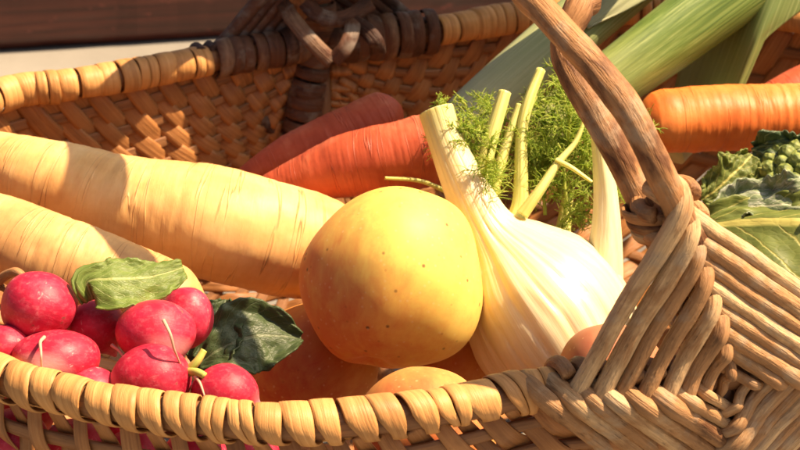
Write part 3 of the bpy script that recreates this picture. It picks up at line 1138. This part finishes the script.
# ------------------------------------------------------------------ leeks
def leek_mat(name, c0, c1, c2, pale=None, shaft_len=.1):
    k = Mat(name, rough=.42, spec=.4, sss=.08, sss_r=(.7, 1, .4), sss_s=.003)
    v = k.tc()
    ln = k.noise(k.scale(v, (1000, 1000, 1.2)), 1, 3, .7)
    big = k.noise(k.scale(v, (60, 60, 9), loc=(2, 3, 1)), 1, 4, .5)
    c = k.ramp(ln, [(.32, c0), (.52, c1), (.72, c2)])
    c = k.mix(k.map(big, .45, .75, 0, .25), c, c1)
    if pale:
        z = k.sep(v)[2]
        c = k.mix(k.map(z, 0, shaft_len, .8, 0), c, pale)
    k.col(c)
    k.bump(ln, .0006, .5)
    k.translucent(k.mix(.4, c, (.5, .55, .1)), .12)
    return k.m


M_LEEK1 = leek_mat('leek_pale', (.20, .27, .10), (.34, .41, .17), (.56, .60, .35), (.55, .55, .36), .08)
M_LEEK2 = leek_mat('leek_green', (.07, .13, .025), (.15, .23, .045), (.31, .38, .12), (.48, .48, .18), .07)
M_LEEK3 = leek_mat('leek_blade', (.08, .14, .035), (.18, .25, .075), (.34, .40, .17), (.30, .34, .10), .05)


def leek_shaft(name, pts, mat, parent, flat=.9):
    P = spline([[*at(a, b, d), mm(r, d)] for a, b, d, r in pts], 110)

    def dsp(L, th):
        return np.array([[1 + .07 / (1 + math.exp(-18 * (((t - 1.2 - l * 3 + math.pi) % (2 * math.pi)) - math.pi))) * (1 if ((t - 1.2 - l * 3 + math.pi) % (2 * math.pi)) - math.pi < 1.5 else .4) + .02 * fbm(l * 12, math.cos(t) * 1.5, math.sin(t) * 1.5) + .012 * math.sin(t * 3 + l * 10) for t in th] for l in L])
    m_ = MB()
    m_.tube(P[:, :3], P[:, 3], 48, ry=P[:, 3] * flat, disp=dsp)
    return m_.build(name, mat, parent)


def blade(mid, wl, wr, mat, normal, parent, fold, seed, thick=.0012):
    """leek leaf: flat blade creased along its keel, fold = rise of the wings"""
    na, nb = 70, 26
    P = spline(mid, na)
    n = nrm(np.asarray(normal, float))
    T = nrm(np.gradient(P, axis=0))
    W = nrm(np.cross(T, n))
    N = nrm(np.cross(W, T))
    t = np.linspace(0, 1, na)
    a, b_ = np.interp(t, np.linspace(0, 1, len(wl)), wl), np.interp(t, np.linspace(0, 1, len(wr)), wr)
    x = np.linspace(-1, 1, nb)
    G = np.zeros((na, nb, 3))
    TC = np.zeros_like(G)
    L = np.r_[0, np.cumsum(np.linalg.norm(np.diff(P, axis=0), axis=1))]
    for i in range(na):
        off = np.where(x < 0, x * a[i], x * b_[i])
        h = fold * (np.sqrt(off ** 2 + .002 ** 2) - .002)
        h = h + np.array([.0015 * fbm(t[i] * 3 + seed, q * 1.2) for q in x])
        G[i] = P[i] + off[:, None] * W[i] + h[:, None] * N[i]
        TC[i] = np.stack([off + seed, np.zeros(nb), np.full(nb, L[i])], -1)
    du, dv = np.gradient(G, axis=0), np.gradient(G, axis=1)
    nn = nrm(np.cross(dv, du))
    m_ = MB()
    m_.grid(np.concatenate([G + nn * thick / 2, (G - nn * thick / 2)[:, ::-1]], 1), np.concatenate([TC, TC[:, ::-1]], 1), close_v=True, cap0=True, cap1=True)
    return m_.build('leaf', mat, parent)


lk = thing('leek', at(462, 124, .985), 'pale leek slanting up from the fennel over the far rim', 'leek', 'leeks in the basket')
leek_shaft('shaft', [(455, 130, .975, 27), (490, 99, .985, 29), (566, 33, 1.005, 30), (625, -18, 1.02, 31), (690, -75, 1.035, 32)], M_LEEK1, lk)
blade([at(585, 25, .993), at(640, -30, 1.0), at(740, -150, 1.02), at(820, -250, 1.05)], [.002, .016, .018, .010, .001], [.002, .016, .018, .010, .001], M_LEEK1, (.1, -.8, .5), lk, -.5, 1.0)
blade([at(634, -26, 1.012), at(596, -62, .95), at(520, -108, .915), at(425, -118, .925), at(335, -95, .94)], [.003, .012, .022, .022, .003], [.003, .012, .020, .020, .003], M_LEEK2, (0, -.3, 1), lk, -.4, 7.0)  # leaf added out of view to shade the carrots and far wall
blade([at(650, -40, 1.035), at(625, -110, 1.035), at(560, -170, 1.03), at(450, -178, 1.01), at(330, -170, 1.0), at(220, -160, .985), at(120, -140, .975)],
      [.003, .018, .032, .034, .030, .022, .003], [.003, .018, .032, .034, .030, .022, .003], M_LEEK1, (0, -.3, 1), lk, -.4, 8.0)  # unseen long leaf added to cast shade on far rim and lashing
blade([at(600, 18, 1.03), at(660, -40, 1.05), at(720, -150, 1.07), at(760, -260, 1.1)], [.002, .014, .018, .010, .001], [.002, .014, .018, .010, .001], M_LEEK2, (.1, .8, .5), lk, -.5, 2.0)

lk = thing('leek', at(545, 127, .96), 'broad green leek rising behind the handle above the orange carrot', 'leek', 'leeks in the basket')
leek_shaft('shaft', [(535, 135, .95, 24), (560, 117, .955, 28), (640, 59, .97, 33), (700, 14, .982, 36), (760, -30, .995, 38)], M_LEEK2, lk, flat=.75)
blade([at(740, -22, .985), at(790, -60, .985), at(860, -110, .99), at(960, -200, 1.02)], [.002, .018, .02, .012, .001], [.002, .018, .02, .012, .001], M_LEEK2, (.1, -.8, .5), lk, -.45, 3.0)
blade([at(690, 15, 1.0), at(750, -45, 1.01), at(820, -150, 1.03), at(880, -260, 1.06)], [.012, .018, .02, .012, .001], [.012, .018, .02, .012, .001], M_LEEK3, (.1, .8, .5), lk, -.4, 4.0)

lk = thing('leek', at(715, 120, .995), 'leek with a sharply creased leaf at the upper right, behind the others', 'leek', 'leeks in the basket')
leek_shaft('shaft', [(668, 150, .985, 20), (690, 122, .99, 22), (703, 106, .995, 20), (708, 98, .998, 12)], M_LEEK1, lk)
blade([at(722, 118, .992), at(738, 82, .99), at(768, 4, .985), at(810, -100, .99), at(850, -200, 1.0)], [.026, .034, .034, .022, .001], [.002, .004, .024, .026, .001], M_LEEK3, (-.05, -.75, .65), lk, -1.1, 5.0)

# ------------------------------------------------------------------ romanesco with its leaves
rom = thing('romanesco', at(790, 200, .87), 'green romanesco head wrapped in crinkled leaves behind the lashing', 'romanesco')
k = Mat('romanesco_buds', rough=.6)
v = k.tc()
n1 = k.voro(k.scale(v, (420, 420, 420)), 1)
c = k.ramp(n1, [(.1, (.30, .34, .08)), (.7, (.10, .14, .03))])
k.col(c).bump(n1, .0012, .8)
hm = MB()
hc, hr = at(800, 195, .905), mm(55, .9)
for i in range(150):
    y_ = 1 - 2 * (i + .5) / 150
    a_ = i * 2.39996
    dv_ = np.array([math.sqrt(1 - y_ * y_) * math.cos(a_), math.sqrt(1 - y_ * y_) * math.sin(a_), y_])
    Bk = basis(dv_)
    Q = sph(14, 9)
    rb = hr * .17 * random.uniform(.85, 1.15)
    Q = Q * (1 - .25 * np.clip(Q[..., 2:], 0, 1)) * np.array([1, 1, 1.35])
    hm.grid(Q * rb @ Bk + hc + dv_ * hr * .9, None, close_v=True)
hm.build('head', k.m, rom)
leaf('leaf', [at(700, 236, .85), at(715, 227, .842), at(760, 223, .838), at(800, 223, .835), at(870, 224, .835), at(940, 232, .84)],
     [.003, .012, .014, .015, .014, .004], [.014, .030, .037, .038, .028, .006], M_CAB, (.15, -.5, .85), 21.0, cup=-.12, ruffle=.006, jag=.10, parent=rom, rib=-.0018, na=90, nb=44)
leaf('leaf', [at(712, 222, .848), at(745, 208, .846), at(790, 205, .842), at(850, 203, .84)],
     [.003, .010, .011, .010, .004], [.004, .006, .007, .006, .003], M_CABW, (.2, -.6, .8), 27.0, cup=.4, ruffle=.006, jag=.2, parent=rom, na=90, nb=44)
leaf('leaf', [at(702, 200, .872), at(715, 190, .872), at(735, 172, .875), at(752, 155, .88)],
     [.003, .007, .009, .007, .003], [.003, .008, .009, .008, .004], M_CAB, (0.2, -.8, .55), 33.0, cup=.2, ruffle=.005, jag=.3, parent=rom, na=80, nb=36)
leaf('leaf', [at(752, 150, .905), at(775, 148, .90), at(805, 150, .895), at(860, 155, .89)],
     [.003, .005, .007, .008, .003], [.006, .012, .014, .012, .004], M_CABD, (0, -.7, .7), 39.0, cup=.3, ruffle=.010, jag=.35, parent=rom, na=80, nb=40)
